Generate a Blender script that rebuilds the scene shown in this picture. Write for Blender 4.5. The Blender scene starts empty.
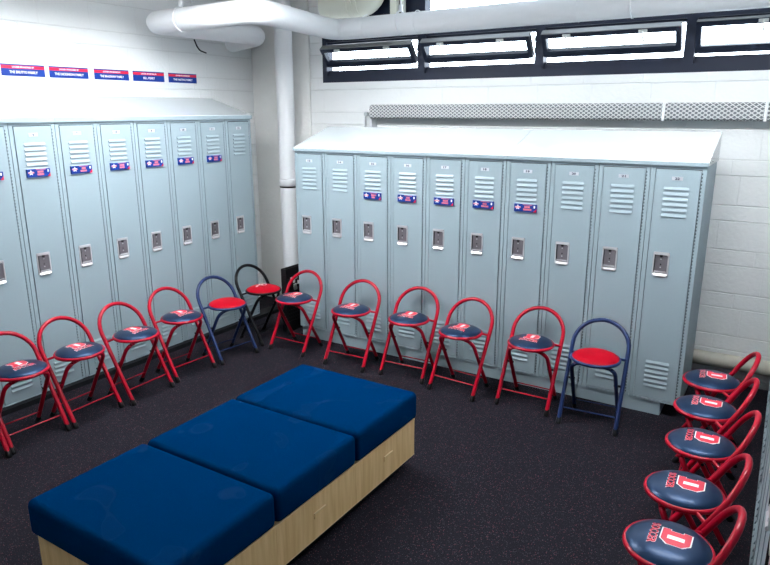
import bpy, math, random
from mathutils import Matrix, Vector
random.seed(7)
SC = bpy.context.scene
COL = SC.collection
R = math.radians

# ---------------------------------------------------------------- camera, world, exposure
cam_d = bpy.data.cameras.new('camera')
cam_d.sensor_fit = 'HORIZONTAL'
cam_d.sensor_width = 36.0
cam_d.lens = 658.0967 / 770 * 36.0
cam_d.clip_start = 0.02
cam_o = bpy.data.objects.new('camera', cam_d)
COL.objects.link(cam_o)
_r = Vector((0.84607767, 0.53305686, -0.001722))
_u = Vector((-0.13364616, 0.21525066, 0.96737059))
_f = Vector((-0.51603419, 0.81824051, -0.25335978))
cam_o.matrix_world = Matrix(((_r.x, _u.x, -_f.x, 4.66185), (_r.y, _u.y, -_f.y, -4.67019),
                             (_r.z, _u.z, -_f.z, 1.89366), (0, 0, 0, 1)))
SC.camera = cam_o
SC.view_settings.view_transform = 'Standard'
SC.view_settings.look = 'None'
SC.view_settings.gamma = 1.0
SC.view_settings.use_curve_mapping = False
EXPOSURE = 0.0
SC.view_settings.exposure = EXPOSURE
SC.cycles.use_denoising = True
SC.cycles.max_bounces = 8
SC.cycles.diffuse_bounces = 4
SC.cycles.glossy_bounces = 4
SC.cycles.transparent_max_bounces = 12
SC.cycles.sample_clamp_indirect = 6.0
SC.cycles.caustics_reflective = False
SC.cycles.caustics_refractive = False

world = bpy.data.worlds.new('daylight')
SC.world = world
world.use_nodes = True
bg = world.node_tree.nodes['Background']
bg.inputs['Color'].default_value = (0.80, 0.90, 1.0, 1)
bg.inputs['Strength'].default_value = 12.0

LAMP_STRENGTH = 52.0       # luminance of the pendant lamp lenses
LAMP_COLOR = (0.93, 0.97, 1.0)

# a portal that only guides sampling of the sky through the window strip
pd = bpy.data.lights.new('window_portal', 'AREA')
pd.shape = 'RECTANGLE'; pd.size = 4.0; pd.size_y = 0.75
pd.cycles.is_portal = True
po = bpy.data.objects.new('window_portal', pd)
po.location = (2.87, 0.62, 2.5); po.rotation_euler = (R(-90), 0, 0)
COL.objects.link(po)

# ---------------------------------------------------------------- material helpers
MATS = {}


def mat(name, color, rough=0.5, metal=0.0, spec=0.5, coat=0.0, coat_rough=0.1, noise=None, bump=None,
        emis=None, estr=0.0):
    m = bpy.data.materials.new(name)
    m.use_nodes = True
    nt = m.node_tree
    b = nt.nodes['Principled BSDF']
    b.inputs['Base Color'].default_value = (*color, 1)
    b.inputs['Roughness'].default_value = rough
    b.inputs['Metallic'].default_value = metal
    b.inputs['Specular IOR Level'].default_value = spec
    b.inputs['Coat Weight'].default_value = coat
    b.inputs['Coat Roughness'].default_value = coat_rough
    if emis:
        b.inputs['Emission Color'].default_value = (*emis, 1)
        b.inputs['Emission Strength'].default_value = estr
    if noise:
        scale, amt = noise
        tc = nt.nodes.new('ShaderNodeTexCoord')
        n = nt.nodes.new('ShaderNodeTexNoise')
        n.inputs['Scale'].default_value = scale
        n.inputs['Detail'].default_value = 4
        nt.links.new(tc.outputs['Object'], n.inputs['Vector'])
        mx = nt.nodes.new('ShaderNodeMix'); mx.data_type = 'RGBA'
        mx.inputs[6].default_value = (*[c * (1 - amt) for c in color], 1)
        mx.inputs[7].default_value = (*[min(1, c * (1 + amt)) for c in color], 1)
        nt.links.new(n.outputs['Fac'], mx.inputs[0])
        nt.links.new(mx.outputs[2], b.inputs['Base Color'])
    if bump:
        scale, dist = bump
        tc = nt.nodes.new('ShaderNodeTexCoord')
        n = nt.nodes.new('ShaderNodeTexNoise')
        n.inputs['Scale'].default_value = scale
        n.inputs['Detail'].default_value = 3
        nt.links.new(tc.outputs['Object'], n.inputs['Vector'])
        bp = nt.nodes.new('ShaderNodeBump')
        bp.inputs['Distance'].default_value = dist
        nt.links.new(n.outputs['Fac'], bp.inputs['Height'])
        nt.links.new(bp.outputs['Normal'], b.inputs['Normal'])
    MATS[name] = m
    return m


def mnode(nt, op, a, b=None, c=None):
    n = nt.nodes.new('ShaderNodeMath'); n.operation = op
    for i, v in enumerate((a, b, c)):
        if v is None:
            continue
        if isinstance(v, (int, float)):
            n.inputs[i].default_value = v
        else:
            nt.links.new(v, n.inputs[i])
    return n.outputs[0]


def block_wall(name, axis):
    """painted concrete blocks: alternating 20 cm and 10 cm courses"""
    m = bpy.data.materials.new(name); m.use_nodes = True
    nt = m.node_tree
    b = nt.nodes['Principled BSDF']
    geo = nt.nodes.new('ShaderNodeNewGeometry')
    sep = nt.nodes.new('ShaderNodeSeparateXYZ')
    nt.links.new(geo.outputs['Position'], sep.inputs[0])
    u = sep.outputs[axis]; z = sep.outputs['Z']
    P = 0.3048
    zz = mnode(nt, 'ADD', z, P * 8 - 0.244)
    t = mnode(nt, 'MODULO', zz, P)
    k = mnode(nt, 'FLOOR', mnode(nt, 'DIVIDE', zz, P))
    small = mnode(nt, 'LESS_THAN', t, 0.106)
    course = mnode(nt, 'ADD', mnode(nt, 'MULTIPLY', k, 2.0), small)
    J = 0.006

    def line(v, pos):
        d = mnode(nt, 'ABSOLUTE', mnode(nt, 'SUBTRACT', v, pos))
        s = mnode(nt, 'DIVIDE', d, J)
        return mnode(nt, 'MINIMUM', s, 1.0)
    h = mnode(nt, 'MINIMUM', line(t, 0.0), mnode(nt, 'MINIMUM', line(t, P), line(t, 0.106)))
    off = mnode(nt, 'MULTIPLY', mnode(nt, 'FRACT', mnode(nt, 'MULTIPLY', course, 0.3819)), 0.406)
    uu = mnode(nt, 'MODULO', mnode(nt, 'ADD', mnode(nt, 'ADD', u, 40.64), off), 0.4064)
    hv = mnode(nt, 'MINIMUM', line(uu, 0.0), line(uu, 0.4064))
    hv = mnode(nt, 'ADD', mnode(nt, 'MULTIPLY', hv, 0.55), 0.45)
    h = mnode(nt, 'MINIMUM', h, hv)
    n1 = nt.nodes.new('ShaderNodeTexNoise'); n1.inputs['Scale'].default_value = 42; n1.inputs['Detail'].default_value = 5
    n2 = nt.nodes.new('ShaderNodeTexNoise'); n2.inputs['Scale'].default_value = 3; n2.inputs['Detail'].default_value = 3
    nt.links.new(geo.outputs['Position'], n1.inputs['Vector']); nt.links.new(geo.outputs['Position'], n2.inputs['Vector'])
    hh = mnode(nt, 'ADD', mnode(nt, 'MULTIPLY', h, 1.0), mnode(nt, 'MULTIPLY', n1.outputs['Fac'], 0.75))
    bp = nt.nodes.new('ShaderNodeBump'); bp.inputs['Distance'].default_value = 0.009; bp.inputs['Strength'].default_value = 0.6
    nt.links.new(hh, bp.inputs['Height'])
    nt.links.new(bp.outputs['Normal'], b.inputs['Normal'])
    mx = nt.nodes.new('ShaderNodeMix'); mx.data_type = 'RGBA'
    mx.inputs[6].default_value = (0.86, 0.87, 0.87, 1); mx.inputs[7].default_value = (0.91, 0.92, 0.92, 1)
    nt.links.new(n2.outputs['Fac'], mx.inputs[0])
    mj = nt.nodes.new('ShaderNodeMix'); mj.data_type = 'RGBA'
    mj.inputs[6].default_value = (0.70, 0.705, 0.70, 1)
    nt.links.new(mnode(nt, 'MINIMUM', mnode(nt, 'ADD', h, 0.35), 1.0), mj.inputs[0])
    nt.links.new(mx.outputs[2], mj.inputs[7])
    nt.links.new(mj.outputs[2], b.inputs['Base Color'])
    b.inputs['Roughness'].default_value = 0.5
    return m


def rubber_floor():
    m = bpy.data.materials.new('rubber_floor'); m.use_nodes = True
    nt = m.node_tree; b = nt.nodes['Principled BSDF']
    geo = nt.nodes.new('ShaderNodeNewGeometry')
    base = (0.0145, 0.0145, 0.0195, 1)
    n0 = nt.nodes.new('ShaderNodeTexNoise'); n0.inputs['Scale'].default_value = 260; n0.inputs['Detail'].default_value = 2
    nt.links.new(geo.outputs['Position'], n0.inputs['Vector'])
    r0 = nt.nodes.new('ShaderNodeValToRGB')
    r0.color_ramp.elements[0].position = 0.35; r0.color_ramp.elements[0].color = (0.0045, 0.0045, 0.0062, 1)
    r0.color_ramp.elements[1].position = 0.7; r0.color_ramp.elements[1].color = (0.018, 0.0165, 0.0235, 1)
    nt.links.new(n0.outputs['Fac'], r0.inputs[0])
    cur = r0.outputs[0]
    for sc, th, col in ((170, 0.20, (0.13, 0.045, 0.055, 1)), (215, 0.17, (0.075, 0.068, 0.08, 1))):
        v = nt.nodes.new('ShaderNodeTexVoronoi'); v.inputs['Scale'].default_value = sc
        nt.links.new(geo.outputs['Position'], v.inputs['Vector'])
        sep = nt.nodes.new('ShaderNodeSeparateColor'); nt.links.new(v.outputs['Color'], sep.inputs[0])
        pick = mnode(nt, 'LESS_THAN', sep.outputs[0], 0.10)
        near = mnode(nt, 'LESS_THAN', v.outputs['Distance'], 0.36)
        mx = nt.nodes.new('ShaderNodeMix'); mx.data_type = 'RGBA'
        nt.links.new(mnode(nt, 'MULTIPLY', pick, near), mx.inputs[0])
        nt.links.new(cur, mx.inputs[6]); mx.inputs[7].default_value = col
        cur = mx.outputs[2]
    nt.links.new(cur, b.inputs['Base Color'])
    b.inputs['Roughness'].default_value = 0.7
    b.inputs['Specular IOR Level'].default_value = 0.03
    bp = nt.nodes.new('ShaderNodeBump'); bp.inputs['Distance'].default_value = 0.0015
    nt.links.new(n0.outputs['Fac'], bp.inputs['Height']); nt.links.new(bp.outputs['Normal'], b.inputs['Normal'])
    return m


def wood_mat():
    m = bpy.data.materials.new('maple_laminate'); m.use_nodes = True
    nt = m.node_tree; b = nt.nodes['Principled BSDF']
    tc = nt.nodes.new('ShaderNodeTexCoord')
    mp = nt.nodes.new('ShaderNodeMapping'); mp.inputs['Scale'].default_value = (30, 30, 2.2)
    nt.links.new(tc.outputs['Object'], mp.inputs[0])
    n = nt.nodes.new('ShaderNodeTexNoise'); n.inputs['Scale'].default_value = 1.6; n.inputs['Detail'].default_value = 6
    nt.links.new(mp.outputs[0], n.inputs['Vector'])
    r = nt.nodes.new('ShaderNodeValToRGB')
    r.color_ramp.elements[0].position = 0.3; r.color_ramp.elements[0].color = (0.52, 0.34, 0.155, 1)
    r.color_ramp.elements[1].position = 0.72; r.color_ramp.elements[1].color = (0.68, 0.49, 0.255, 1)
    nt.links.new(n.outputs['Fac'], r.inputs[0]); nt.links.new(r.outputs[0], b.inputs['Base Color'])
    b.inputs['Roughness'].default_value = 0.5
    return m


def grille_mat():
    """expanded metal mesh: pale strands around dark diamond holes"""
    m = bpy.data.materials.new('expanded_metal'); m.use_nodes = True
    nt = m.node_tree; b = nt.nodes['Principled BSDF']
    geo = nt.nodes.new('ShaderNodeNewGeometry')
    sep = nt.nodes.new('ShaderNodeSeparateXYZ'); nt.links.new(geo.outputs['Position'], sep.inputs[0])
    u = mnode(nt, 'MULTIPLY', sep.outputs[0], 1 / 0.038)
    v = mnode(nt, 'MULTIPLY', sep.outputs[2], 1 / 0.0260)
    a = mnode(nt, 'PINGPONG', mnode(nt, 'ADD', u, v), 0.5)
    c = mnode(nt, 'PINGPONG', mnode(nt, 'SUBTRACT', u, v), 0.5)
    hole = mnode(nt, 'GREATER_THAN', mnode(nt, 'MINIMUM', a, c), 0.13)
    mx = nt.nodes.new('ShaderNodeMix'); mx.data_type = 'RGBA'
    mx.inputs[6].default_value = (0.60, 0.61, 0.61, 1); mx.inputs[7].default_value = (0.10, 0.11, 0.12, 1)
    nt.links.new(hole, mx.inputs[0]); nt.links.new(mx.outputs[2], b.inputs['Base Color'])
    b.inputs['Roughness'].default_value = 0.45
    return m


def cushion_fabric():
    m = bpy.data.materials.new('blue_fabric'); m.use_nodes = True
    nt = m.node_tree; b = nt.nodes['Principled BSDF']
    tc = nt.nodes.new('ShaderNodeTexCoord'); geo = nt.nodes.new('ShaderNodeNewGeometry')
    n = nt.nodes.new('ShaderNodeTexNoise'); n.inputs['Scale'].default_value = 420; n.inputs['Detail'].default_value = 2
    nt.links.new(tc.outputs['Object'], n.inputs['Vector'])
    # faint scuffs left by shoes
    n2 = nt.nodes.new('ShaderNodeTexNoise'); n2.inputs['Scale'].default_value = 4.5; n2.inputs['Detail'].default_value = 1
    n2.inputs['Distortion'].default_value = 0.6
    nt.links.new(geo.outputs['Position'], n2.inputs['Vector'])
    band = mnode(nt, 'LESS_THAN', mnode(nt, 'ABSOLUTE', mnode(nt, 'SUBTRACT', n2.outputs['Fac'], 0.63)), 0.010)
    fill = mnode(nt, 'GREATER_THAN', n2.outputs['Fac'], 0.63)
    sc = mnode(nt, 'ADD', mnode(nt, 'MULTIPLY', band, 0.022), mnode(nt, 'MULTIPLY', fill, 0.007))
    mx = nt.nodes.new('ShaderNodeMix'); mx.data_type = 'RGBA'
    mx.inputs[6].default_value = (0.0, 0.011, 0.045, 1); mx.inputs[7].default_value = (0.0, 0.022, 0.078, 1)
    nt.links.new(n.outputs['Fac'], mx.inputs[0])
    m2 = nt.nodes.new('ShaderNodeMix'); m2.data_type = 'RGBA'
    nt.links.new(sc, m2.inputs[0]); nt.links.new(mx.outputs[2], m2.inputs[6]); m2.inputs[7].default_value = (0.10, 0.13, 0.22, 1)
    nt.links.new(m2.outputs[2], b.inputs['Base Color'])
    b.inputs['Roughness'].default_value = 0.75
    b.inputs['Specular IOR Level'].default_value = 0.0
    b.inputs['Sheen Weight'].default_value = 0.0
    b.inputs['Sheen Tint'].default_value = (0.1, 0.3, 0.7, 1)
    return m


def glass_mat():
    m = bpy.data.materials.new('window_glass'); m.use_nodes = True
    nt = m.node_tree; nt.nodes.clear()
    o = nt.nodes.new('ShaderNodeOutputMaterial')
    t = nt.nodes.new('ShaderNodeBsdfTransparent'); g = nt.nodes.new('ShaderNodeBsdfGlossy')
    t.inputs[0].default_value = (0.95, 0.97, 0.98, 1)
    g.inputs['Roughness'].default_value = 0.02
    f = nt.nodes.new('ShaderNodeLayerWeight')
    fx = mnode(nt, 'MULTIPLY_ADD', mnode(nt, 'POWER', f.outputs['Facing'], 5.0), 0.6, 0.04)
    mx = nt.nodes.new('ShaderNodeMixShader')
    nt.links.new(fx, mx.inputs[0]); nt.links.new(t.outputs[0], mx.inputs[1]); nt.links.new(g.outputs[0], mx.inputs[2])
    nt.links.new(mx.outputs[0], o.inputs[0])
    return m


M_wall_b = block_wall('painted_block_back', 'X')
M_wall_l = block_wall('painted_block_side', 'Y')
M_floor = rubber_floor()
M_plaster = mat('painted_concrete', (0.84, 0.84, 0.82), 0.6, noise=(6, 0.06), bump=(35, 0.006))
M_ceil = mat('ceiling_paint', (0.80, 0.80, 0.79), 0.8, bump=(60, 0.002))
M_lock = mat('locker_enamel', (0.272, 0.344, 0.380), 0.42, noise=(220, 0.05), coat=0.1, coat_rough=0.25)
M_lockdk = mat('locker_gap', (0.035, 0.05, 0.06), 0.6)
M_hood = mat('hood_enamel', (0.66, 0.71, 0.73), 0.16, coat=1.0, coat_rough=0.02, spec=0.9)
M_chrome = mat('chrome', (0.72, 0.71, 0.73), 0.28, metal=0.6)
M_pan = mat('dark_steel_cup', (0.20, 0.18, 0.20), 0.35, metal=0.5)
M_black = mat('black_plastic', (0.006, 0.006, 0.007), 0.5, spec=0.2)
M_white = mat('white_paint_print', (0.85, 0.85, 0.85), 0.5)
M_alu = mat('number_plate_metal', (0.62, 0.64, 0.68), 0.35, metal=0.4)
M_num = mat('number_ink', (0.02, 0.02, 0.05), 0.5)
M_red = mat('red_enamel', (0.31, 0.0008, 0.014), 0.42, spec=0.10, coat=0.28, coat_rough=0.08)
M_nvt = mat('navy_enamel', (0.008, 0.020, 0.075), 0.42, spec=0.15, coat=0.25, coat_rough=0.1)
M_bkt = mat('black_enamel', (0.002, 0.002, 0.003), 0.4, spec=0.10, coat=0.12, coat_rough=0.1)
M_nvv = mat('navy_vinyl', (0.0035, 0.012, 0.034), 0.36, spec=0.45, coat=0.06, coat_rough=0.12)
M_nvv.node_tree.nodes['Principled BSDF'].inputs['Specular Tint'].default_value = (0.22, 0.42, 0.85, 1)
M_rdv = mat('red_vinyl', (0.32, 0.0004, 0.009), 0.5, spec=0.08)
M_logo = mat('red_print', (0.60, 0.008, 0.035), 0.35)
M_pink = mat('pink_print', (0.72, 0.20, 0.24), 0.4)
M_blue = mat('royal_blue_print', (0.003, 0.028, 0.20), 0.5, spec=0.2)
M_sred = mat('bright_red_print', (0.60, 0.012, 0.045), 0.5, spec=0.2)
M_cable = mat('galvanized_steel', (0.50, 0.51, 0.52), 0.4, metal=0.6)
M_pipe = mat('white_pipe_jacket', (0.83, 0.84, 0.86), 0.42, bump=(18, 0.004))
M_oldpipe = mat('old_cream_pipe', (0.50, 0.47, 0.40), 0.6, noise=(12, 0.15))
M_duct = mat('cream_duct', (0.80, 0.80, 0.69), 0.5)
M_frame = mat('navy_window_metal', (0.007, 0.011, 0.026), 0.5, spec=0.25)
M_sash = mat('dark_sash_metal', (0.005, 0.009, 0.022), 0.5, spec=0.25)
M_sashtop = mat('bare_aluminium', (0.22, 0.22, 0.22), 0.5, metal=0.3)
M_latch = mat('latch_metal', (0.75, 0.74, 0.70), 0.35, metal=0.5)
M_wood = wood_mat()
M_edge = mat('maple_edge', (0.62, 0.47, 0.28), 0.5)
M_fabric = cushion_fabric()
M_grille = grille_mat()
M_glass = glass_mat()
M_lens = mat('lamp_lens', (0.9, 0.9, 0.9), 0.5, emis=LAMP_COLOR, estr=LAMP_STRENGTH)
M_lens2 = mat('lamp_upper_lens', (0.9, 0.9, 0.9), 0.5, emis=LAMP_COLOR, estr=LAMP_STRENGTH * 0.8)
M_lens_dim = mat('lamp_lens_dim', (0.9, 0.9, 0.9), 0.5, emis=LAMP_COLOR, estr=LAMP_STRENGTH * 0.22)
M_house = mat('lamp_housing', (0.8, 0.8, 0.8), 0.4)
M_cove = mat('black_rubber_trim', (0.005, 0.0055, 0.007), 0.6, spec=0.1)


# ---------------------------------------------------------------- mesh builder
class MB:
    def __init__(self):
        self.v = []; self.f = []; self.m = []; self.s = []; self.mats = []

    def mi(self, m):
        if m not in self.mats:
            self.mats.append(m)
        return self.mats.index(m)

    def add(self, vs, fs, m, smooth=False, M=None):
        o = len(self.v)
        for p in vs:
            p = Vector(p)
            self.v.append(tuple(M @ p) if M else tuple(p))
        i = self.mi(m)
        for f in fs:
            self.f.append([o + k for k in f]); self.m.append(i); self.s.append(smooth)
        return self

    def box(self, x0, x1, y0, y1, z0, z1, m, M=None, bev=0.0):
        if bev <= 0:
            vs = [(x, y, z) for x in (x0, x1) for y in (y0, y1) for z in (z0, z1)]
            fs = [(0, 1, 3, 2), (4, 6, 7, 5), (0, 4, 5, 1), (2, 3, 7, 6), (0, 2, 6, 4), (1, 5, 7, 3)]
            return self.add(vs, fs, m, False, M)
        # rounded box from stacked rings
        b = bev; n = 4
        rings = []
        prof = [(b * (1 - math.sin(a)), b * (1 - math.cos(a))) for a in [math.pi / 2 * k / n for k in range(n + 1)]]
        levels = [(ins, z0 + dz) for ins, dz in prof] + [(ins, z1 - dz) for ins, dz in reversed(prof)]
        cyc = 4 * (n + 1)
        for ins, z in levels:
            rr = max(b - ins, 1e-4) * 1.0
            rr = b - ins if b - ins > 1e-4 else 1e-4
            for cx, cy, a0 in ((x1 - b, y1 - b, 0), (x0 + b, y1 - b, 90), (x0 + b, y0 + b, 180), (x1 - b, y0 + b, 270)):
                for k in range(n + 1):
                    a = R(a0 + 90 * k / n)
                    rings.append((cx + rr * math.cos(a), cy + rr * math.sin(a), z))
        fs = []
        L = len(levels)
        for i in range(L - 1):
            for k in range(cyc):
                fs.append((i * cyc + k, i * cyc + (k + 1) % cyc, (i + 1) * cyc + (k + 1) % cyc, (i + 1) * cyc + k))
        fs.append(tuple(reversed(range(cyc)))); fs.append(tuple(range((L - 1) * cyc, L * cyc)))
        return self.add(rings, fs, m, True, M)

    def prism(self, poly, axis, a0, a1, m, M=None):
        """poly: list of 2D points; axis: extrusion axis index, remaining axes in order"""
        n = len(poly); vs = []
        for a in (a0, a1):
            for p in poly:
                q = list(p); q.insert(axis, a); vs.append(tuple(q))
        fs = [tuple(range(n)), tuple(range(2 * n - 1, n - 1, -1))]
        for i in range(n):
            j = (i + 1) % n
            fs.append((i, i + n, j + n, j))
        return self.add(vs, fs, m, False, M)

    def tube(self, pts, r, m, seg=10, closed=False, M=None, cap=True):
        pts = [Vector(p) for p in pts]
        n = len(pts); vs = []
        tang = []
        for i in range(n):
            if closed:
                t = pts[(i + 1) % n] - pts[i - 1]
            elif i == 0:
                t = pts[1] - pts[0]
            elif i == n - 1:
                t = pts[-1] - pts[-2]
            else:
                t = (pts[i + 1] - pts[i]).normalized() + (pts[i] - pts[i - 1]).normalized()
            tang.append(t.normalized())
        ref = Vector((0, 0, 1)) if abs(tang[0].z) < 0.9 else Vector((1, 0, 0))
        nrm = (ref - tang[0] * ref.dot(tang[0])).normalized()
        rr = r if isinstance(r, (list, tuple)) else [r] * n
        for i in range(n):
            nrm = (nrm - tang[i] * nrm.dot(tang[i])).normalized()
            bi = tang[i].cross(nrm)
            for k in range(seg):
                a = 2 * math.pi * k / seg
                vs.append(pts[i] + nrm * (rr[i] * math.cos(a)) + bi * (rr[i] * math.sin(a)))
        fs = []
        for i in range(n if closed else n - 1):
            j = (i + 1) % n
            for k in range(seg):
                l = (k + 1) % seg
                fs.append((i * seg + k, i * seg + l, j * seg + l, j * seg + k))
        self.add(vs, fs, m, True, M)
        if cap and not closed:
            self.add(vs[:seg], [tuple(reversed(range(seg)))], m, False, M)
            self.add(vs[-seg:], [tuple(range(seg))], m, False, M)
        return self

    def lathe(self, prof, m, seg=32, M=None, smooth=True):
        vs = []
        for r, z in prof:
            for k in range(seg):
                a = 2 * math.pi * k / seg
                vs.append((r * math.cos(a), r * math.sin(a), z))
        fs = []
        for i in range(len(prof) - 1):
            for k in range(seg):
                l = (k + 1) % seg
                fs.append((i * seg + k, i * seg + l, (i + 1) * seg + l, (i + 1) * seg + k))
        return self.add(vs, fs, m, smooth, M)

    def build(self, name, parent=None, loc=(0, 0, 0), rotz=0.0, **props):
        me = bpy.data.meshes.new(name)
        me.from_pydata([tuple(p) for p in self.v], [], self.f)
        for m in self.mats:
            me.materials.append(m)
        me.polygons.foreach_set('material_index', self.m)
        me.polygons.foreach_set('use_smooth', self.s)
        me.update()
        o = bpy.data.objects.new(name, me)
        COL.objects.link(o)
        o.location = loc; o.rotation_euler = (0, 0, rotz)
        if parent:
            o.parent = parent
        for k, v in props.items():
            o[k] = v
        return o


def fillet(pts, rad, n=6):
    """round the inner corners of a polyline"""
    pts = [Vector(p) for p in pts]; out = [pts[0]]
    for i in range(1, len(pts) - 1):
        a, b, c = pts[i - 1], pts[i], pts[i + 1]
        r = rad[i - 1] if isinstance(rad, (list, tuple)) else rad
        p = b + (a - b).normalized() * r; q = b + (c - b).normalized() * r
        for k in range(n + 1):
            t = k / n
            out.append(p * (1 - t) ** 2 + b * 2 * t * (1 - t) + q * t * t)
    out.append(pts[-1])
    return out


def empty(name, loc=(0, 0, 0), rotz=0.0, **props):
    o = bpy.data.objects.new(name, None); COL.objects.link(o)
    o.empty_display_size = 0.1
    o.location = loc; o.rotation_euler = (0, 0, rotz)
    for k, v in props.items():
        o[k] = v
    return o


def copy_tree(o, parent=None):
    c = o.copy(); COL.objects.link(c)
    if parent:
        c.parent = parent
    for ch in list(o.children):
        copy_tree(ch, c)
    return c


_txt = {}


def text_mesh(s, size=1.0, bold=0.0):
    """flat letters as (verts, faces), centred on the origin in x and y"""
    key = (s, size, bold)
    if key in _txt:
        return _txt[key]
    cu = bpy.data.curves.new('t', 'FONT'); cu.body = s; cu.size = size
    cu.align_x = 'CENTER'; cu.align_y = 'CENTER'; cu.offset = bold; cu.resolution_u = 2
    ob = bpy.data.objects.new('t', cu); COL.objects.link(ob)
    bpy.context.view_layer.update()
    me = bpy.data.meshes.new_from_object(ob.evaluated_get(bpy.context.evaluated_depsgraph_get()))
    vs = [tuple(v.co) for v in me.vertices]; fs = [tuple(p.vertices) for p in me.polygons]
    if vs:
        x0 = min(v[0] for v in vs); x1 = max(v[0] for v in vs); y0 = min(v[1] for v in vs); y1 = max(v[1] for v in vs)
        vs = [(v[0] - (x0 + x1) / 2, v[1] - (y0 + y1) / 2, v[2]) for v in vs]
    bpy.data.objects.remove(ob); bpy.data.curves.remove(cu); bpy.data.meshes.remove(me)
    _txt[key] = (vs, fs)
    return vs, fs


def fit_text(s, w, h, bold=0.0):
    """letters scaled to fill a w x h rectangle"""
    vs, fs = text_mesh(s, 1.0, bold)
    W = max(v[0] for v in vs) - min(v[0] for v in vs); H = max(v[1] for v in vs) - min(v[1] for v in vs)
    return [(v[0] * w / W, v[1] * h / H, 0) for v in vs], fs


# ---------------------------------------------------------------- the room
YW = 0.34            # inner face of the window wall
XR, ZC = 5.17, 2.90  # right wall, ceiling
YF = -6.3            # wall behind the camera
b = MB(); b.box(-0.2, XR + 0.2, YF - 0.2, YW + 0.25, -0.15, 0, M_floor); b.build('floor', kind='structure')
b = MB(); b.box(-0.2, XR + 0.2, YF - 0.2, YW + 0.25, ZC, ZC + 0.15, M_ceil); b.build('ceiling', kind='structure')
b = MB(); b.box(-0.2, 0, YF - 0.2, YW + 0.25, 0, ZC, M_wall_l); b.build('wall_left', kind='structure')
b = MB(); b.box(XR, XR + 0.2, YF - 0.2, YW + 0.25, 0, ZC, M_wall_l); b.build('wall_right', kind='structure')
b = MB(); b.box(0, XR, YF - 0.2, YF, 0, ZC, M_wall_b); b.build('wall_front', kind='structure')
WX0, WX1, WZ0, WZ1 = 0.838, 4.92, 2.136, 2.84
b = MB()
b.box(0, XR, YW, YW + 0.25, 0, WZ0, M_wall_b)
b.box(0, WX0, YW, YW + 0.25, WZ0, ZC, M_wall_b)
b.box(WX1, XR, YW, YW + 0.25, WZ0, ZC, M_wall_b)
b.box(WX0, WX1, YW, YW + 0.25, WZ1, ZC, M_wall_b)
b.build('wall_back', kind='structure')
b = MB(); b.box(0.001, 0.70, YW - 0.035, YW, 0, ZC, M_plaster, bev=0.012)
b.build('trim_1', kind='structure', label='smooth painted concrete pilaster in the corner')
# black rubber curb in front of the left lockers, running on to the corner
b = MB(); b.prism([(0.40, 0.0), (0.530, 0.0), (0.524, 0.030), (0.40, 0.032)], 1, -4.7, YW - 0.04, M_cove)
# prism axis 1: points are (x, z)
b.build('trim_2', kind='structure')

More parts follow.
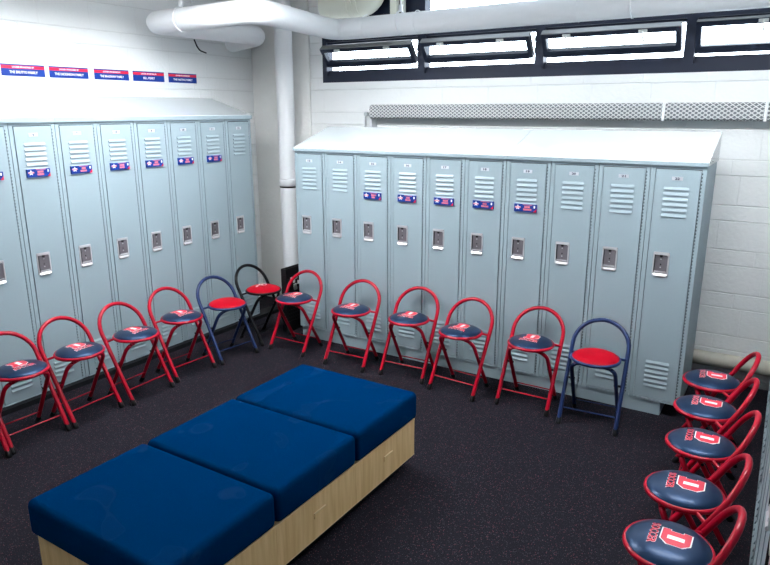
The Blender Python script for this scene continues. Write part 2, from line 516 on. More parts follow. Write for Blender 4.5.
# ---------------------------------------------------------------- windows
BAYS = [(0.838, 1.860), (1.860, 2.870), (2.870, 3.905), (3.905, 4.92)]
FY0, FY1 = YW - 0.002, YW + 0.09
for n, (xa, xb) in enumerate(BAYS):
    b = MB()
    l = xa if n == 0 else xa
    ml = 0.045 if n == 0 else 0.033
    mr = 0.033 if n < 3 else 0.045
    b.box(xa, xa + ml, FY0, FY1, WZ0, WZ1, M_frame)
    b.box(xb - mr, xb, FY0, FY1, WZ0, WZ1, M_frame)
    b.box(xa + ml, xb - mr, FY0, FY1, WZ0, WZ0 + 0.055, M_frame)
    b.box(xa + ml, xb - mr, FY0 + 0.03, FY1, WZ0 + 0.055, WZ0 + 0.102, M_frame)      # stepped sill
    b.box(xa + ml, xb - mr, FY0, FY1, 2.480, 2.52, M_frame)
    b.box(xa + ml, xb - mr, FY0 + 0.03, FY1, 2.462, 2.480, M_frame)
    b.box(xa + ml, xb - mr, FY0 + 0.03, FY1, 2.52, 2.54, M_frame)
    b.box(xa + ml, xb - mr, FY0, FY1, WZ1 - 0.03, WZ1, M_frame)
    w = b.build('window_%d' % (n + 1), kind='structure')
    if n == 0:
        b = MB(); b.box(xa + ml, xb - mr, FY0 + 0.03, FY0 + 0.06, 2.54, WZ1 - 0.03, M_frame)
        b.build('blank_panel', w)
    else:
        b = MB(); b.box(xa + ml, xb - mr, FY0 + 0.045, FY0 + 0.051, 2.54, WZ1 - 0.03, M_glass)
        b.build('upper_pane', w)
    # tilted vent sash: bottom rail at the frame, top rail leaning into the room
    th = R([38, 36, 34, 18][n])
    L = [0.178, 0.178, 0.178, 0.20][n]; tk = 0.045
    zb = [2.298, 2.298, 2.298, 2.268][n]
    X0, X1 = xa + ml + 0.003, xb - mr - 0.018
    Mt = Matrix.Translation((0, FY0 + 0.045, zb)) @ Matrix.Rotation(th, 4, 'X')
    b = MB(); rw = 0.032
    b.box(X0, X0 + rw, -tk, 0, 0, L, M_sash, M=Mt)
    b.box(X1 - rw, X1, -tk, 0, 0, L, M_sash, M=Mt)
    b.box(X0 + rw, X1 - rw, -tk, 0, 0, rw + 0.012, M_sash, M=Mt)
    b.box(X0 + rw, X1 - rw, -tk, 0, L - rw, L, M_sash, M=Mt)
    b.box(X0 + rw, X1 - rw, -tk - 0.008, -tk, 0.0, 0.010, M_frame, M=Mt)
    b.box(X0, X1, -tk + 0.002, 0.012, L, L + 0.006, M_sashtop, M=Mt)
    s = b.build('sash', w)
    b = MB(); b.box(X0 + rw, X1 - rw, -0.028, -0.023, rw, L - rw, M_glass, M=Mt); b.build('pane', s)
    for fx in ((0.2, 0.75) if n < 3 else (0.42,)):
        xx = X0 + (X1 - X0) * fx
        b = MB()
        b.box(xx - 0.028, xx + 0.028, -tk - 0.012, -tk, L - 0.022, L - 0.004, M_latch, M=Mt)
        b.tube(fillet([(xx, -tk - 0.012, L - 0.012), (xx, -tk - 0.035, L - 0.03), (xx + 0.012, -tk - 0.03, L - 0.085)], 0.012, 3),
               0.006, M_latch, seg=8, M=Mt)
        b.build('latch', s)
    # folding stay beside the sash
    b = MB()
    b.tube([(X1 + 0.008, FY0 + 0.03, zb + 0.01), (X1 + 0.010, FY0 + 0.0, zb + 0.06), (X1 + 0.008, FY0 + 0.02, zb + 0.13)], 0.005, M_latch, seg=6)
    b.build('stay_arm', w)

# ---------------------------------------------------------------- lockers
P = 0.3048
D = 0.45


def plate_material_text(b, s, cx, cz, w, h, y, m, bold=0.02):
    vs, fs = fit_text(s, w, h, bold)
    b.add([(cx + v[0], y, cz + v[1]) for v in vs], fs, m)


def star(cx, cz, r, y):
    pts = []
    for k in range(10):
        a = math.pi / 2 + k * math.pi / 5
        q = r if k % 2 == 0 else r * 0.45
        pts.append((cx + q * math.cos(a), y, cz + q * math.sin(a)))
    return pts


def make_locker(zb, zt, low_louver):
    """local frame: x along the front (0..P), y into the locker, z up"""
    t = empty('locker')
    H0, H1 = zb, zt
    b = MB()
    b.box(0.0008, P - 0.0008, 0.014, D, H0, H1, M_lock)
    b.box(0.0018, 0.027, 0.0, 0.014, H0, H1, M_lock)
    b.box(P - 0.025, P - 0.0018, 0.0, 0.014, H0, H1, M_lock)
    b.box(0.027, P - 0.025, 0.0, 0.014, H1 - 0.022, H1, M_lock)
    b.box(0.027, P - 0.025, -0.006, 0.014, H0, H0 + 0.010, M_lock)
    b.box(0.027, P - 0.025, 0.012, 0.0142, H0 + 0.010, H1 - 0.022, M_lockdk)
    b.build('body', t)
    dx0, dx1, dz0, dz1 = 0.0308, P - 0.0290, H0 + 0.0140, H1 - 0.0275
    b = MB()
    b.box(dx0, dx1, -0.003, 0.011, dz0, dz1, M_lock)
    b.box(dx0, dx0 + 0.004, -0.0045, -0.003, dz0, dz1, M_lock)
    door = b.build('door', t)
    cx = 0.1515
    # louvres: each a wedge pressed out of the sheet
    for ztop in (H1 - 0.128, low_louver):
        b = MB()
        for k in range(6):
            zc = ztop - k * 0.0318
            b.prism([(-0.003, zc), (-0.0092, zc - 0.0165), (-0.0085, zc - 0.0190), (-0.003, zc - 0.0190)], 0, cx - 0.069, cx + 0.069, M_lock)
        b.build('louvers', door)
    # hinge: a line of knuckles along the right edge
    b = MB()
    z = dz0 + 0.01
    while z < dz1 - 0.02:
        b.box(dx1 + 0.0044, dx1 + 0.0095, -0.0006, 0.0, z, z + 0.0105, M_lockdk)
        z += 0.0205
    b.build('hinge', door)
    # recessed latch cup
    hz = H0 + (0.892 if zb > 0.05 else 0.886)
    hx = 0.1095; w2, h2 = 0.046, 0.076
    b = MB()
    c = 0.010     # rim with cut corners standing proud of a sunken cup
    outer = [(hx - w2 + c, hz - h2), (hx + w2 - c, hz - h2), (hx + w2, hz - h2 + c), (hx + w2, hz + h2 - c * 0.5), (hx + w2 - c * 0.5, hz + h2),
             (hx - w2 + c * 0.5, hz + h2), (hx - w2, hz + h2 - c * 0.5), (hx - w2, hz - h2 + c)]
    iw, ib, it = w2 - 0.0085, hz - h2 + 0.009, hz + h2 - 0.017
    inner = [(hx - iw + c * .6, ib), (hx + iw - c * .6, ib), (hx + iw, ib + c * .6), (hx + iw, it - c * .6), (hx + iw - c * .6, it),
             (hx - iw + c * .6, it), (hx - iw, it - c * .6), (hx - iw, ib + c * .6)]
    ring = lambda pts, y: [(p[0], y, p[1]) for p in pts]
    vs = ring(outer, -0.003) + ring(outer, -0.0060) + ring(inner, -0.0072) + ring(inner, -0.0034)
    fs = []
    for lv in range(3):
        for q in range(8):
            fs.append((lv * 8 + q, lv * 8 + (q + 1) % 8, (lv + 1) * 8 + (q + 1) % 8, (lv + 1) * 8 + q))
    b.add(vs, fs, M_chrome)
    b.add(ring(inner, -0.0034), [tuple(range(8))], M_pan)
    b.box(hx - w2 + 0.003, hx + w2 - 0.003, -0.0095, -0.006, it + 0.002, hz + h2 - 0.003, M_chrome)
    b.box(hx - iw + 0.003, hx + iw - 0.003, -0.0090, -0.0036, ib + 0.016, ib + 0.026, M_chrome)
    b.prism([(-0.004, ib + 0.012), (-0.0125, ib + 0.000), (-0.0115, hz - h2 + 0.002), (-0.006, hz - h2 + 0.001)], 0,
            hx - w2 + 0.008, hx + w2 - 0.008, M_chrome)
    b.box(hx - 0.008, hx + 0.008, -0.0085, -0.0036, it - 0.013, it, M_black)
    b.box(hx - iw, hx - iw + 0.004, -0.0100, -0.0036, ib + 0.02, it, M_black)  # black strip and the block above paint the shade inside the cup
    for dz in (0.034, 0.0, -0.018):
        Mx = Matrix.Translation((hx, -0.0044, hz + dz)) @ Matrix.Rotation(R(90), 4, 'X')
        b.lathe([(0.0, 0.003), (0.003, 0.0028), (0.0042, 0.0), ], M_chrome if dz != 0.0 else M_black, seg=10, M=Mx)
    b.build('handle', door, label='chrome recessed latch cup')
    return t


def add_number(door, num, zt):
    b = MB(); cx, cz = 0.1515, zt - 0.0785
    b.box(cx - 0.030, cx + 0.030, -0.0042, -0.003, cz - 0.0105, cz + 0.0105, M_alu)
    plate_material_text(b, str(num), cx, cz, 0.026 if num > 9 else 0.013, 0.0155, -0.0047, M_num, 0.05)
    for sx in (-1, 1):
        Mx = Matrix.Translation((cx + sx * 0.025, -0.0042, cz)) @ Matrix.Rotation(R(90), 4, 'X')
        b.lathe([(0.0, 0.0012), (0.002, 0.001), (0.0026, 0.0)], M_chrome, seg=8, M=Mx)
    b.build('number_plate', door, label='small metal number plate')


def add_sticker(door, zt, seed):
    rnd = random.Random(seed)
    b = MB(); cx, cz = 0.1500, zt - 0.319
    w, h = 0.0775, 0.0255; y = -0.0140
    b.box(cx - w, cx + w, y, -0.003, cz - h, cz + h, M_blue)
    yy = y - 0.0005
    # white star with a pink band
    sp = star(cx - w + 0.026, cz + 0.003, 0.019, yy)
    b.add(sp + [(cx - w + 0.026, yy, cz + 0.003)], [(k, (k + 1) % 10, 10) for k in range(10)], M_white)
    b.box(cx - w + 0.006, cx - w + 0.046, yy - 0.0006, yy, cz - 0.001, cz + 0.007, M_pink)
    # two blurred lines of pink lettering
    for row, (z0, z1, hw) in enumerate(((0.001, 0.013, 0.012 + rnd.random() * 0.008), (-0.016, -0.004, 0.015 + rnd.random() * 0.013))):
        x = cx + 0.012 - hw
        while x < cx + 0.012 + hw:
            ww = 0.0055 + rnd.random() * 0.002
            b.box(x, x + ww, yy - 0.0004, yy, cz + z0, cz + z1, M_pink)
            b.box(x + ww * 0.35, x + ww * 0.65, yy - 0.0008, yy, cz + z0 + 0.003, cz + z1 - 0.004, M_sred)
            x += ww + 0.0012
    b.box(cx - w + 0.060, cx + w - 0.030, yy - 0.0002, yy, cz + h - 0.006, cz + h - 0.003, M_pink)
    # white mark and red corner on the right
    b.box(cx + w - 0.019, cx + w - 0.009, yy - 0.0004, yy, cz + 0.002, cz + 0.018, M_white)
    b.add([(cx + w - 0.022, yy - 0.0003, cz - h), (cx + w, yy - 0.0003, cz - h), (cx + w, yy - 0.0003, cz - 0.002)], [(0, 1, 2)], M_sred)
    b.build('name_sticker', door, label='blue name sticker with a white star')


ZB_B, ZT_B = 0.090, 1.581
ZB_L, ZT_L = 0.024, 1.825
FX = 0.47            # left bank's front plane
proto_short = make_locker(ZB_B, ZT_B, 0.360)
proto_tall = make_locker(ZB_L, ZT_L, 0.288)


def door_of(t):
    return [c for c in t.children if c.name.split('.')[0] == 'door'][0]


# back bank: 22 at the right end, 13 at the left end
protos = []
order = ['rightmost', 'second', 'third', 'fourth', 'fifth', 'sixth', 'seventh', 'eighth', 'ninth', 'leftmost']
back_lockers = []
for i in range(10):
    num = 22 - i
    t = proto_short if i == 0 else copy_tree(proto_short)
    back_lockers.append(t)
for i, t in enumerate(back_lockers):
    num = 22 - i
    t.location = (4.1943 - (i + 1) * P, -0.47, 0)
    st = num in (15, 16, 17, 18, 19)
    add_number(door_of(t), num, ZT_B)
    if st:
        add_sticker(door_of(t), ZT_B, num)
    pos = 'at the right end of the bank below the windows' if i == 0 else (
        'at the left end of its bank, beside the white pipe' if i == 9 else
        'below the windows, %s from the right end' % order[i])
    t['label'] = 'grey-blue locker %d %s%s' % (num, pos, ', with blue sticker' if st else '')
    t['category'] = 'locker'; t['group'] = 'short lockers under the windows'

left_lockers = [proto_tall] + [copy_tree(proto_tall) for _ in range(8)]
lorder = ['', 'second', 'third', 'fourth', 'fifth', 'sixth', 'seventh', 'eighth', 'ninth']
for i, t in enumerate(left_lockers):
    num = 12 - i
    t.location = (FX, -0.2486 - (i + 1) * P, 0); t.rotation_euler = (0, 0, R(90))
    add_number(door_of(t), num, ZT_L)
    if num != 12:
        add_sticker(door_of(t), ZT_L, num + 50)
    t['label'] = ('tall grey-blue locker without sticker on the left wall, the one nearest the corner' if i == 0 else
                  'tall grey-blue locker with blue sticker on the left wall, %s from the corner' % lorder[i])
    t['category'] = 'locker'; t['group'] = 'tall lockers along the left wall'

# right bank, seen almost edge-on beside the camera
RA = R(-90 + 0.86)
rx, ry = 4.661, 0.19
dxr, dyr = math.cos(RA), math.sin(RA)
for i in range(12):
    t = copy_tree(proto_short)
    for c in list(door_of(t).children):
        if c.name.split('.')[0] in ('number_plate', 'name_sticker'):
            bpy.data.objects.remove(c)
    t.location = (rx + dxr * P * i, ry + dyr * P * i, 0); t.rotation_euler = (0, 0, RA)
    t['label'] = 'grey locker seen edge-on in the bank at the right edge, behind the row of stools'
    t['category'] = 'locker'; t['group'] = 'lockers along the right wall'

# plinths under the banks
b = MB(); b.box(1.17, 4.085, -0.468, -0.03, 0, ZB_B, M_lock)
b.build('steel_plinth', label='grey steel base under the lockers below the windows', category='locker base')
b = MB(); b.box(0.03, FX - 0.002, -0.2486 - 9 * P, -0.26, 0.032, ZB_L + 0.0, M_lock) if False else None
Mr = Matrix.Translation((rx, ry, 0)) @ Matrix.Rotation(RA, 4, 'Z')
b = MB(); b.box(0.03, 12 * P - 0.03, 0.03, 0.42, 0, ZB_B, M_cove, M=Mr)
b.build('steel_plinth', label='black base under the lockers at the right edge', category='locker base')


def hood(length, zfront, M, label, lip=0.030):
    b = MB()
    y0, y1 = -0.012, 0.468
    e = 0.006
    rise = 0.151
    # side profile (y, z), extruded along x
    b.prism([(y0, zfront), (y1, zfront), (y1, zfront + 0.025 + rise), (y0, zfront + lip)], 0, -e, length + e, M_hood, M=M)
    b.box(-e - 0.001, length + e + 0.001, y0 - 0.0015, y0, zfront - 0.004, zfront + lip - 0.004, M_lock, M=M)
    for sx in (-e - 0.002, length + e):
        for yy in (0.05, 0.16):
            b.box(sx, sx + 0.002, yy, yy + 0.006, zfront + 0.012, zfront + 0.018, M_lockdk, M=M)
    return b.build('sloped_hood', label=label, category='locker top', group='sloped locker tops')


xl = 4.1943 - 10 * P
e2 = 0.013
hood(6 * P - 2 * e2 + 0.016, ZT_B + 0.0005, Matrix.Translation((xl + 0.002, -0.47, 0)), 'glossy pale sloped top over lockers 13 to 18 under the windows, left section', 0.020)
hood(4 * P - 2 * e2 + 0.018, ZT_B + 0.0005, Matrix.Translation((xl + 6 * P + 0.0075, -0.47, 0)), 'glossy pale sloped top over lockers 19 to 22 under the windows, right section', 0.020)
ML = lambda y: Matrix.Translation((FX, y, 0)) @ Matrix.Rotation(R(90), 4, 'Z')
hood(6 * P - 0.004, ZT_L + 0.0005, ML(-0.2486 - 6 * P + 0.007), 'long sloped top on the tall left lockers near the corner, mirroring the wall signs')
hood(3 * P - 0.0075, ZT_L + 0.0005, ML(-0.2486 - 9 * P - 0.001), 'sloped top section at the left edge of the photo, on the tall left lockers')


# ---------------------------------------------------------------- wall signs
SIGNS = [('THE BRUTTO FAMILY', -2.117, 0.20, 'leftmost of five, reading THE BRUTTO FAMILY'),
         ('THE DICKINSON FAMILY', -1.775, 0.23, 'second from the left, reading THE DICKINSON FAMILY'),
         ('THE BRADSHAW FAMILY', -1.416, 0.21, 'middle of five, reading THE BRADSHAW FAMILY'),
         ('BILL PERRY', -1.067, 0.115, 'fourth from the left, with the shortest name'),
         ('THE HASTING FAMILY', -0.712, 0.21, 'nearest the corner, rightmost of the five')]
for s, y0, tw, lab in SIGNS:
    t = empty('wall_sign', (0.0, y0 + 0.153, 2.164), R(90), label='blue and red wall sign, ' + lab,
              category='sign', group='sponsor signs above the left lockers')
    b = MB()
    w, h = 0.1535, 0.039
    b.box(-w, w, -0.004, 0.0, -h, h, M_blue)
    b.box(-w, w, -0.0046, -0.004, 0.010, 0.030, M_sred)
    b.build('panel', t)
    b = MB()
    plate_material_text(b, 'LOCKER SPONSORED BY', 0.0, 0.020, 0.155, 0.0105, -0.0052, M_white, 0.03)
    plate_material_text(b, s, 0.0, -0.013, tw, 0.0175, -0.0048, M_white, 0.028)
    b.build('lettering', t, label='white lettering')

# ---------------------------------------------------------------- pipes
PR = 0.082
path = fillet([(XR - 0.0, -0.02, 2.552), (1.20, 0.04, 2.538), (1.40, -1.10, 2.545), (0.275, -1.055, 2.545), (0.405, 0.0, 2.535), (0.002, 0.05, 2.50)],
              [0.16, 0.16, 0.10, 0.10], 8)
b = MB(); b.tube(path, PR, M_pipe, seg=24)
pipe = b.build('overhead_pipe', label='thick white insulated pipe winding below the ceiling in front of the windows', category='pipe')
for (x, y, z, ax) in ((1.87, -0.01, 2.545, 'x'), (3.60, -0.02, 2.549, 'x'), (0.62, -1.068, 2.545, 'x')):
    b = MB()
    ring = [(x, y + (PR + 0.004) * math.cos(a), z + (PR + 0.004) * math.sin(a)) for a in [2 * math.pi * k / 24 for k in range(24)]]
    b.tube(ring, 0.007, M_pipe, seg=6, closed=True)
    b.tube([(x, y, z + PR + 0.002), (x, y, z + PR + 0.05)], 0.018, M_pipe, seg=8)
    b.tube([(x, y, z + PR + 0.04), (x, y, ZC)], 0.006, M_pipe, seg=8)
    b.build('pipe_hanger', pipe, label='strap and rod hanger')
for (x, y0) in ((1.55, 0.0), (2.02, 0.0), (3.25, 0.0), (0.78, -1.07)):
    b = MB()
    ring = [(x, y0 + (PR + 0.0005) * math.cos(a), 2.545 + (PR + 0.0005) * math.sin(a)) for a in [2 * math.pi * k / 24 for k in range(24)]]
    b.tube(ring, 0.0025, M_pipe, seg=6, closed=True)
    b.build('jacket_seam', pipe)

b = MB(); b.tube([(0.565, 0.125, 0.0), (0.565, 0.125, ZC)], 0.079, M_pipe, seg=28)
vp = b.build('vertical_pipe', label='white vertical drain pipe in the corner left of locker 13', category='pipe')
Mv = Matrix.Translation((0.565, 0.125, 0))
b = MB(); b.lathe([(0.080, 1.205), (0.086, 1.210), (0.086, 1.262), (0.083, 1.272), (0.080, 1.274)], M_pipe, M=Mv)
b.lathe([(0.0805, 1.190), (0.082, 1.192), (0.082, 1.203), (0.0805, 1.205)], M_black, M=Mv)
b.build('coupling', vp, label='coupling sleeve with a dark joint line')

b = MB(); b.tube([(0.66, 0.275, 0.180), (XR, 0.275, 0.180)], 0.052, M_oldpipe, seg=16)
b.build('heating_pipe', label='old cream pipe running low along the block wall behind the lockers', category='pipe')

# small loose cable by the left wall
b = MB(); b.tube(fillet([(0.03, -0.425, 2.49), (0.05, -0.415, 2.43), (0.05, -0.385, 2.40), (0.05, -0.315, 2.385)], 0.02, 4), 0.006, M_black, seg=8)
b.tube([(0.03, -0.425, 2.485), (0.03, -0.425, ZC)], 0.005, M_pipe, seg=8)
b.build('hanging_cable', label='short black cable end hanging below the pipe near the corner', category='cable')

# cream duct elbow in front of the blanked window panel
path = fillet([(0.98, 0.21, 2.76), (1.45, 0.21, 2.745), (1.50, 0.21, ZC)], 0.12, 6)
b = MB(); b.tube(path, 0.105, M_duct, seg=24)
du = b.build('duct_elbow', label='cream ventilation duct elbow above the pipe at the dark window panel', category='duct')
for x in (1.25, 1.30, 1.35):
    b = MB(); b.tube([(x, 0.21, 2.752), (x + 0.022, 0.21, 2.752)], 0.112, M_duct, seg=24); b.build('joint_ring', du)
b = MB(); b.box(1.60, 1.66, 0.27, 0.32, 2.50, ZC, M_duct); b.box(1.69, 1.72, 0.29, 0.32, 2.50, ZC, M_duct)
b.build('conduit', label='pale vertical conduit strips between the duct and the dark window post', category='conduit')

# ---------------------------------------------------------------- finned radiator cover on the wall
rt = empty('radiator', (0, 0, 0), 0, label='long wall radiator with a mesh cover between the windows and lockers', category='radiator')
for (xa, xb) in ((1.425, 3.795), (3.815, 4.40), (4.42, 5.0)):
    b = MB()
    b.prism([(0.235, 1.822), (0.215, 1.835), (0.215, 1.915), (0.235, 1.938), (0.335, 1.938), (0.335, 1.822)], 0, xa, xb, M_grille)
    b.build('mesh_cover', rt)
for x in (3.797, 4.402):
    b = MB(); b.box(x, x + 0.016, 0.212, 0.337, 1.820, 1.940, M_pipe); b.build('joint_strip', rt)
b = MB()
b.box(1.40, 1.424, 0.25, 0.337, 1.70, 1.935, M_pipe)
b.tube([(1.40, 0.28, 1.88), (1.335, 0.28, 1.875), (1.335, 0.28, 1.60)], 0.013, M_pipe, seg=10)
b.tube([(1.37, 0.235, 1.86), (1.37, 0.30, 1.86)], 0.018, M_cable, seg=10)
b.build('end_valve', rt, label='white end bracket with a small valve')

# ---------------------------------------------------------------- black perforated crate in the corner
b = MB()
x0, x1, y0, y1, z1 = 0.955, 1.008, -0.478, -0.160, 0.570
for (ya, yb) in ((y0, y0 + 0.012), (y1 - 0.012, y1)):
    b.box(x0, x1, ya, yb, 0, z1, M_black)
b.box(x0, x0 + 0.01, y0 + 0.012, y1 - 0.012, 0, z1, M_black)
b.box(x0, x1, y0 + 0.012, y1 - 0.012, 0, 0.01, M_black)
t = 0.01
ys = [y0 + 0.012 + k * (y1 - y0 - 0.024) / 10 for k in range(11)]
zs = [0.01 + k * (z1 - 0.01) / 16 for k in range(17)]
for i in range(10):
    for k in range(16):
        solid = k in (0, 1, 7, 8, 14, 15)
        if solid:
            b.box(x1 - t, x1, ys[i], ys[i + 1], zs[k], zs[k + 1], M_black)
        else:
            b.box(x1 - t, x1, ys[i], ys[i] + 0.012, zs[k], zs[k + 1], M_black)
            b.box(x1 - t, x1, ys[i] + 0.012, ys[i + 1], zs[k], zs[k] + 0.012, M_black)
cr = b.build('plastic_crate', label='tall black perforated plastic crate standing between the white pipe and locker 13', category='crate')
b = MB()  # added specks stand in for the white wall showing through the holes
rnd = random.Random(3)
for k in range(22):
    yy = y0 + 0.04 + rnd.random() * 0.22; zz = 0.36 + rnd.random() * 0.13
    b.box(x1 + 0.0002, x1 + 0.0015, yy, yy + 0.02 + rnd.random() * 0.02, zz, zz + 0.02 + rnd.random() * 0.02, M_white)
b.build('wall_specks', cr, label='white specks added for the wall seen through the holes')

# ---------------------------------------------------------------- folding stools
SEAT_Z, SEAT_Y = 0.421, -0.0455


def dome(r):
    return 0.034 * max(0.0, 1 - (r / 0.1415) ** 2.8) ** 0.62


def cushion_mesh(m):
    b = MB()
    prof = [(0.0, dome(0))] + [(0.1415 * s, dome(0.1415 * s)) for s in (0.12, 0.25, 0.38, 0.5, 0.6, 0.7, 0.78, 0.85, 0.9, 0.94, 0.97, 0.99, 1.0)]
    prof = prof + [(0.1415, -0.006), (0.144, -0.010), (0.0, -0.010)]
    b.lathe([(r, z + SEAT_Z + 0.006) for r, z in reversed(prof)], m, seg=40, M=Matrix.Translation((0, SEAT_Y, 0)))
    return b


def on_dome(b, vs, fs, m, lift):
    out = []
    for x, y in [(v[0], v[1]) for v in vs]:
        r = math.hypot(x, y)
        out.append((x, SEAT_Y + y, SEAT_Z + 0.006 + dome(r) + lift))
    b.add(out, fs, m)


def grid_poly(b, inside, x0, x1, y0, y1, n, m, lift):
    """fill a shape with small quads so that it follows the dome"""
    vs = []; fs = []
    for i in range(n):
        for k in range(n):
            xa = x0 + (x1 - x0) * i / n; xb = x0 + (x1 - x0) * (i + 1) / n
            ya = y0 + (y1 - y0) * k / n; yb = y0 + (y1 - y0) * (k + 1) / n
            if inside((xa + xb) / 2, (ya + yb) / 2):
                o = len(vs); vs += [(xa, ya), (xb, ya), (xb, yb), (xa, yb)]; fs.append((o, o + 1, o + 2, o + 3))
    on_dome(b, vs, fs, m, lift)


def block_D(x, y, w, h, g):
    """slab-serif block D, grown by g; centred"""
    W, H = w / 2 + g, h / 2 + g
    if abs(x) > W or abs(y) > H:
        return False
    c = 0.024
    if x > 0 and (W - x) + (H - abs(y)) < c:
        return False
    # notch between serif and stem on the left side
    if x < -w / 2 + 0.009 - g and abs(y) < h / 2 - 0.026 - g:
        return False
    return True


def in_D(x, y, w=0.090, h=0.096):
    hole = (-0.009 < x < 0.013) and abs(y) < 0.028
    return block_D(x, y, w, h, 0.0) and not hole


def in_Dw(x, y, w=0.090, h=0.096):
    return block_D(x, y, w, h, 0.0028)


def emblem_D():
    b = MB()
    cy = 0.022
    grid_poly(b, lambda x, y: in_Dw(x, y - cy), -0.056, 0.056, cy - 0.060, cy + 0.060, 56, M_white, 0.0006)
    grid_poly(b, lambda x, y: in_D(x, y - cy), -0.056, 0.056, cy - 0.060, cy + 0.060, 56, M_logo, 0.0012)
    vs, fs = fit_text('SOCCER', 0.1255, 0.0305, 0.035)
    on_dome(b, [(v[0], v[1] - 0.050) for v in vs], fs, M_white, 0.0010)
    vs, fs = fit_text('SOCCER', 0.1235, 0.0280, 0.02)
    on_dome(b, [(v[0], v[1] - 0.050) for v in vs], fs, M_logo, 0.0024)
    return b


def emblem_script():
    """small white hand-drawn mark"""
    b = MB()

    def stroke(pts, w=0.0045):
        pts = [Vector((p[0], p[1])) for p in pts]
        for p, q in zip(pts, pts[1:]):
            d = (q - p).normalized(); n = Vector((-d.y, d.x)) * w
            N = 5
            for k in range(N):
                a = p + (q - p) * (k / N); c = p + (q - p) * ((k + 1) / N)
                on_dome(b, [a + n, a - n, c - n, c + n], [(0, 1, 2, 3)], M_white, 0.0009)
    stroke([(-0.060, 0.025), (-0.035, 0.040), (-0.005, 0.043), (0.010, 0.030)])
    stroke([(0.010, 0.030), (0.030, 0.040), (0.062, 0.042), (0.074, 0.052)])
    stroke([(0.010, 0.030), (0.004, 0.008), (0.022, -0.006), (0.048, 0.010)])
    stroke([(-0.060, 0.025), (-0.046, 0.018), (-0.040, 0.026)])
    stroke([(-0.005, 0.043), (0.008, 0.056), (0.024, 0.058)])
    return b


FY, RY = -0.1757, 0.120
FW, RW = 0.1695, 0.136
TR = 0.0130


def make_stool(mt, mv, emblem):
    t = empty('folding_stool')
    # hoop: front legs and backrest in one bent tube
    k = (0.1616 - FY) / (0.608 - 0.0)
    L1 = 0.608 * math.hypot(1, k)
    dirv = Vector((0, k, 1)).normalized()
    Ls = L1 - FW
    pts = []
    for s in (0.03, 0.12, 0.25, Ls * 0.85):
        pts.append(Vector((-FW, FY, 0)) + dirv * s)
    for j in range(0, 17):
        a = math.pi - math.pi * j / 16
        pts.append(Vector((FW * math.cos(a), FY, 0)) + dirv * (Ls + FW * math.sin(a)))
    for s in (Ls * 0.85, 0.25, 0.12, 0.03):
        pts.append(Vector((FW, FY, 0)) + dirv * s)
    b = MB(); b.tube(pts, TR, mt, seg=12); b.build('hoop_frame', t)
    # rear legs: U-shaped tube under the front of the seat
    p0 = (-RW, RY, 0.03); p1 = (-RW + 0.004, -0.105, 0.352); p2 = (-0.062, -0.130, 0.372)
    pts = fillet([(-RW, RY - 0.018, 0.028), (-RW + 0.006, -0.105, 0.378), (-0.075, -0.120, 0.405), (0.075, -0.120, 0.405),
                  (RW - 0.006, -0.105, 0.378), (RW, RY - 0.018, 0.028)], [0.04, 0.03, 0.03, 0.04], 5)
    b = MB(); b.tube(pts, TR * 0.95, mt, seg=12); b.build('rear_legs', t)
    # crossbars
    s = 0.095; yb = FY + k * s
    b = MB(); b.tube([(-FW, yb, s), (FW, yb, s)], 0.0042, mt, seg=8); b.build('crossbar', t)
    b = MB(); b.tube([(-RW + 0.002, RY - 0.060, 0.082), (RW - 0.002, RY - 0.060, 0.082)], 0.0042, mt, seg=8); b.build('crossbar', t)
    # seat ring and its brackets to the hoop
    b = MB()
    rr = 0.1405
    b.tube([(rr * math.cos(a), SEAT_Y + rr * math.sin(a), SEAT_Z) for a in [2 * math.pi * q / 40 for q in range(40)]], 0.0105, mt, seg=10, closed=True)
    for sx in (-1, 1):
        b.tube([(sx * 0.130, 0.010, SEAT_Z), (sx * FW, FY + k * 0.405, 0.405)], 0.008, mt, seg=8)
    b.build('seat_ring', t)
    cu = cushion_mesh(mv).build('seat_cushion', t)
    if emblem:
        emblem().build('emblem', cu, label='red block letter D over the word SOCCER' if emblem is emblem_D else 'white script mark')
    # pivots where the tubes cross
    for sx in (-1, 1):
        zc = 0.262; yc = FY + k * zc
        b = MB(); b.tube([(sx * (RW - 0.018), yc, zc), (sx * (FW + 0.002), yc, zc)], 0.0075, M_black, seg=10); b.build('pivot_bolt', t)
    # rubber feet
    for sx in (-1, 1):
        b = MB(); f = Vector((sx * FW, FY + 0.004, 0.0))
        b.tube([f, f + Vector((0, 0.001, 0.004)), f + dirv * 0.032, f + dirv * 0.044], [0.0135, 0.0170, 0.0170, 0.0148], M_black, seg=12)
        b.build('rubber_foot', t)
        b = MB(); f = Vector((sx * RW, RY - 0.002, 0.0)); d2 = Vector((0, -0.61, 0.79))
        b.tube([f, f + Vector((0, -0.001, 0.004)), f + d2 * 0.032, f + d2 * 0.044], [0.0135, 0.0165, 0.0165, 0.0145], M_black, seg=12)
        b.build('rubber_foot', t)
    return t


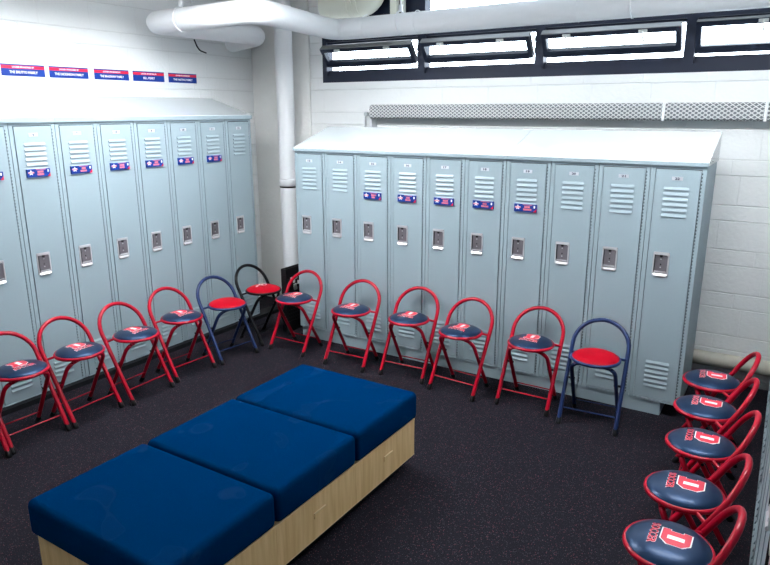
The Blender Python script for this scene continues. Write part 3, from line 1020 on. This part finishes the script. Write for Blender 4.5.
st_navy = make_stool(M_red, M_nvv, emblem_D)
st_blue = make_stool(M_nvt, M_rdv, None)
st_black = make_stool(M_bkt, M_rdv, emblem_script)
G_L, G_B, G_R = 'stools along the left lockers', 'stools along the lockers under the windows', 'stools along the right lockers'
RN = 'red folding stool with navy D seat '
STOOLS = [
    (st_navy, 0.905, -3.135, 88, 'red folding stool showing only a front leg at the photo\'s left edge', G_L),
    (st_navy, 0.8925, -2.7640, 88.8, RN + 'at the photo edge, fifth from the black one', G_L),
    (st_navy, 0.9008, -2.3960, 92.5, RN + 'on the left, fourth from the black-framed stool', G_L),
    (st_navy, 0.9279, -1.994, 92.6, RN + 'on the left, second from the blue-framed stool', G_L),
    (st_navy, 0.8901, -1.5598, 86.7, RN + 'on the left, right beside the blue-framed stool', G_L),
    (st_blue, 0.9301, -1.1389, 82.9, 'blue-framed folding stool with plain red seat by the left lockers near the corner', G_L),
    (st_black, 0.8791, -0.6715, 88.3, 'black-framed folding stool with red seat and white script mark in the corner', G_L),
    (st_navy, 1.3203, -0.7006, 0.1, RN + 'in front of locker 13 and the black crate', G_B),
    (st_navy, 1.8919, -0.7202, 2.9, RN + 'before lockers 14 and 15', G_B),
    (st_navy, 2.372, -0.6738, 2.7, RN + 'in front of locker 16', G_B),
    (st_navy, 2.8215, -0.7332, -3.8, RN + 'in front of lockers 17 and 18', G_B),
    (st_navy, 3.3049, -0.6917, 0.0, RN + 'before locker 19, left of a blue-framed stool', G_B),
    (st_blue, 3.7327, -0.7416, 3.4, 'blue-framed folding stool with plain red seat in front of lockers 20 and 21', G_B),
    (st_navy, 4.4267, -0.793, -84.3, RN + 'at right, farthest of five, nearest the block wall', G_R),
    (st_navy, 4.4445, -1.199, -87.8, RN + 'at the right, second from the block wall', G_R),
    (st_navy, 4.4765, -1.6156, -87.2, RN + 'at the right, middle of the five', G_R),
    (st_navy, 4.4728, -2.0657, -87.0, RN + 'at the right, second nearest the camera', G_R),
    (st_navy, 4.4811, -2.4649, -89.5, RN + 'at the bottom right corner, nearest the camera', G_R),
]
used = set()
for pr, x, y, a, lab, g in STOOLS:
    if pr.name in used:
        t = copy_tree(pr)
    else:
        t = pr; used.add(pr.name)
    t.location = (x, y, 0); t.rotation_euler = (0, 0, R(a))
    t['label'] = lab; t['category'] = 'stool'; t['group'] = g

# ---------------------------------------------------------------- ottoman bench of three units
BX0, BX1 = 2.296, 3.084
BY = [-3.523, -2.966, -2.409, -1.838]
labs = ['blue cushioned wooden bench unit nearest the camera, at the bottom of the photo',
        'blue cushioned wooden bench unit in the middle of the three',
        'blue cushioned wooden bench unit farthest from the camera, nearest the lockers']
for i in range(3):
    ya, yb = BY[i], BY[i + 1]
    t = empty('bench_unit', ((BX0 + BX1) / 2, (ya + yb) / 2, 0), 0, label=labs[i], category='bench', group='upholstered bench units in the middle of the room')
    hx, hy = (BX1 - BX0) / 2, (yb - ya) / 2
    b = MB()
    b.box(-hx + 0.026, hx - 0.012, -hy + (0.02 if i == 0 else 0.001), hy - (0.018 if i == 2 else 0.001), 0.083, 0.295, M_wood)
    bx = b.build('cabinet', t)
    b = MB(); ye = hy - (0.018 if i == 2 else 0.001); ys_ = -hy + (0.02 if i == 0 else 0.001)
    b.box(hx - 0.012, hx - 0.0108, ys_, ye, 0.0825, 0.087, M_edge)
    b.box(hx - 0.012, hx - 0.0108, ys_, ye, 0.289, 0.295, M_edge)
    b.build('edge_band', bx)
    # small raised pull plate on the side
    b = MB()
    b.box(hx - 0.012, hx - 0.009, -0.040, 0.040, 0.185, 0.212, M_wood)
    b.box(hx - 0.012, hx - 0.006, -0.040, 0.040, 0.209, 0.213, M_edge)
    b.build('pull_plate', bx)
    b = MB(); b.box(-hx + 0.07, hx - 0.07, -hy + (0.07 if i == 0 else 0.001), hy - (0.07 if i == 2 else 0.001), 0, 0.083, M_cove)
    b.build('plinth', t)
    # cushion with soft crowned top
    b = MB(); b.box(-hx, hx, -hy + 0.003, hy - 0.003, 0.2955, 0.448, M_fabric, bev=0.026)
    cu = b.build('cushion', t)
    n = 12
    b = MB(); vs = []; fs = []
    for p in range(n + 1):
        for q_ in range(n + 1):
            u, v = -1 + 2 * p / n, -1 + 2 * q_ / n
            z = 0.4472 + 0.009 * (1 - abs(u) ** 2.5) * (1 - abs(v) ** 2.5)
            vs.append((u * (hx - 0.024), v * (hy - 0.027), z))
    for p in range(n):
        for q_ in range(n):
            o = p * (n + 1) + q_
            fs.append((o, o + n + 1, o + n + 2, o + 1))
    cm = cu.data
    # the crown belongs to the cushion's own mesh
    b2 = MB(); b2.box(-hx, hx, -hy + 0.003, hy - 0.003, 0.2955, 0.448, M_fabric, bev=0.026); b2.add(vs, fs, M_fabric, True)
    bpy.data.objects.remove(cu)
    b2.build('cushion', t)

# ---------------------------------------------------------------- pendant lamps (above and behind the frame)
for (x, y, a, lens, lens2, lab) in (
        (1.12, -2.08, 0, M_lens, M_lens2, 'left pendant strip lamp nearest the tall lockers'),
        (1.92, -1.42, 90, M_lens, M_lens2, 'middle pendant strip lamp nearest the windows'),
        (4.32, -1.40, 90, M_lens, M_lens2, 'right pendant strip lamp nearest the windows'),
        (2.60, -4.4, 0, M_lens_dim, M_lens_dim, 'rear pendant strip lamp behind the camera')):
    t = empty('pendant_lamp', (x, y, 2.66), R(a), label=lab, category='lamp', group='white pendant strip lamps')
    b = MB()
    b.box(-0.155, 0.155, -0.62, 0.62, 0.03, 0.075, M_house)
    b.box(-0.155, -0.148, -0.62, 0.62, -0.02, 0.03, M_house); b.box(0.148, 0.155, -0.62, 0.62, -0.02, 0.03, M_house)
    b.box(-0.148, 0.148, -0.62, -0.612, -0.02, 0.03, M_house); b.box(-0.148, 0.148, 0.612, 0.62, -0.02, 0.03, M_house)
    b.build('housing', t)
    b = MB(); b.box(-0.14, 0.14, -0.60, 0.60, -0.012, -0.004, lens); b.build('lens', t)
    b = MB(); b.box(-0.10, 0.10, -0.58, 0.58, 0.077, 0.082, lens2); b.build('upper_lens', t)
    b = MB(); b.tube([(0, -0.45, 0.083), (0, -0.45, ZC - 2.66)], 0.006, M_house, seg=8); b.tube([(0, 0.45, 0.083), (0, 0.45, ZC - 2.66)], 0.006, M_house, seg=8)
    b.build('hanging_rods', t)
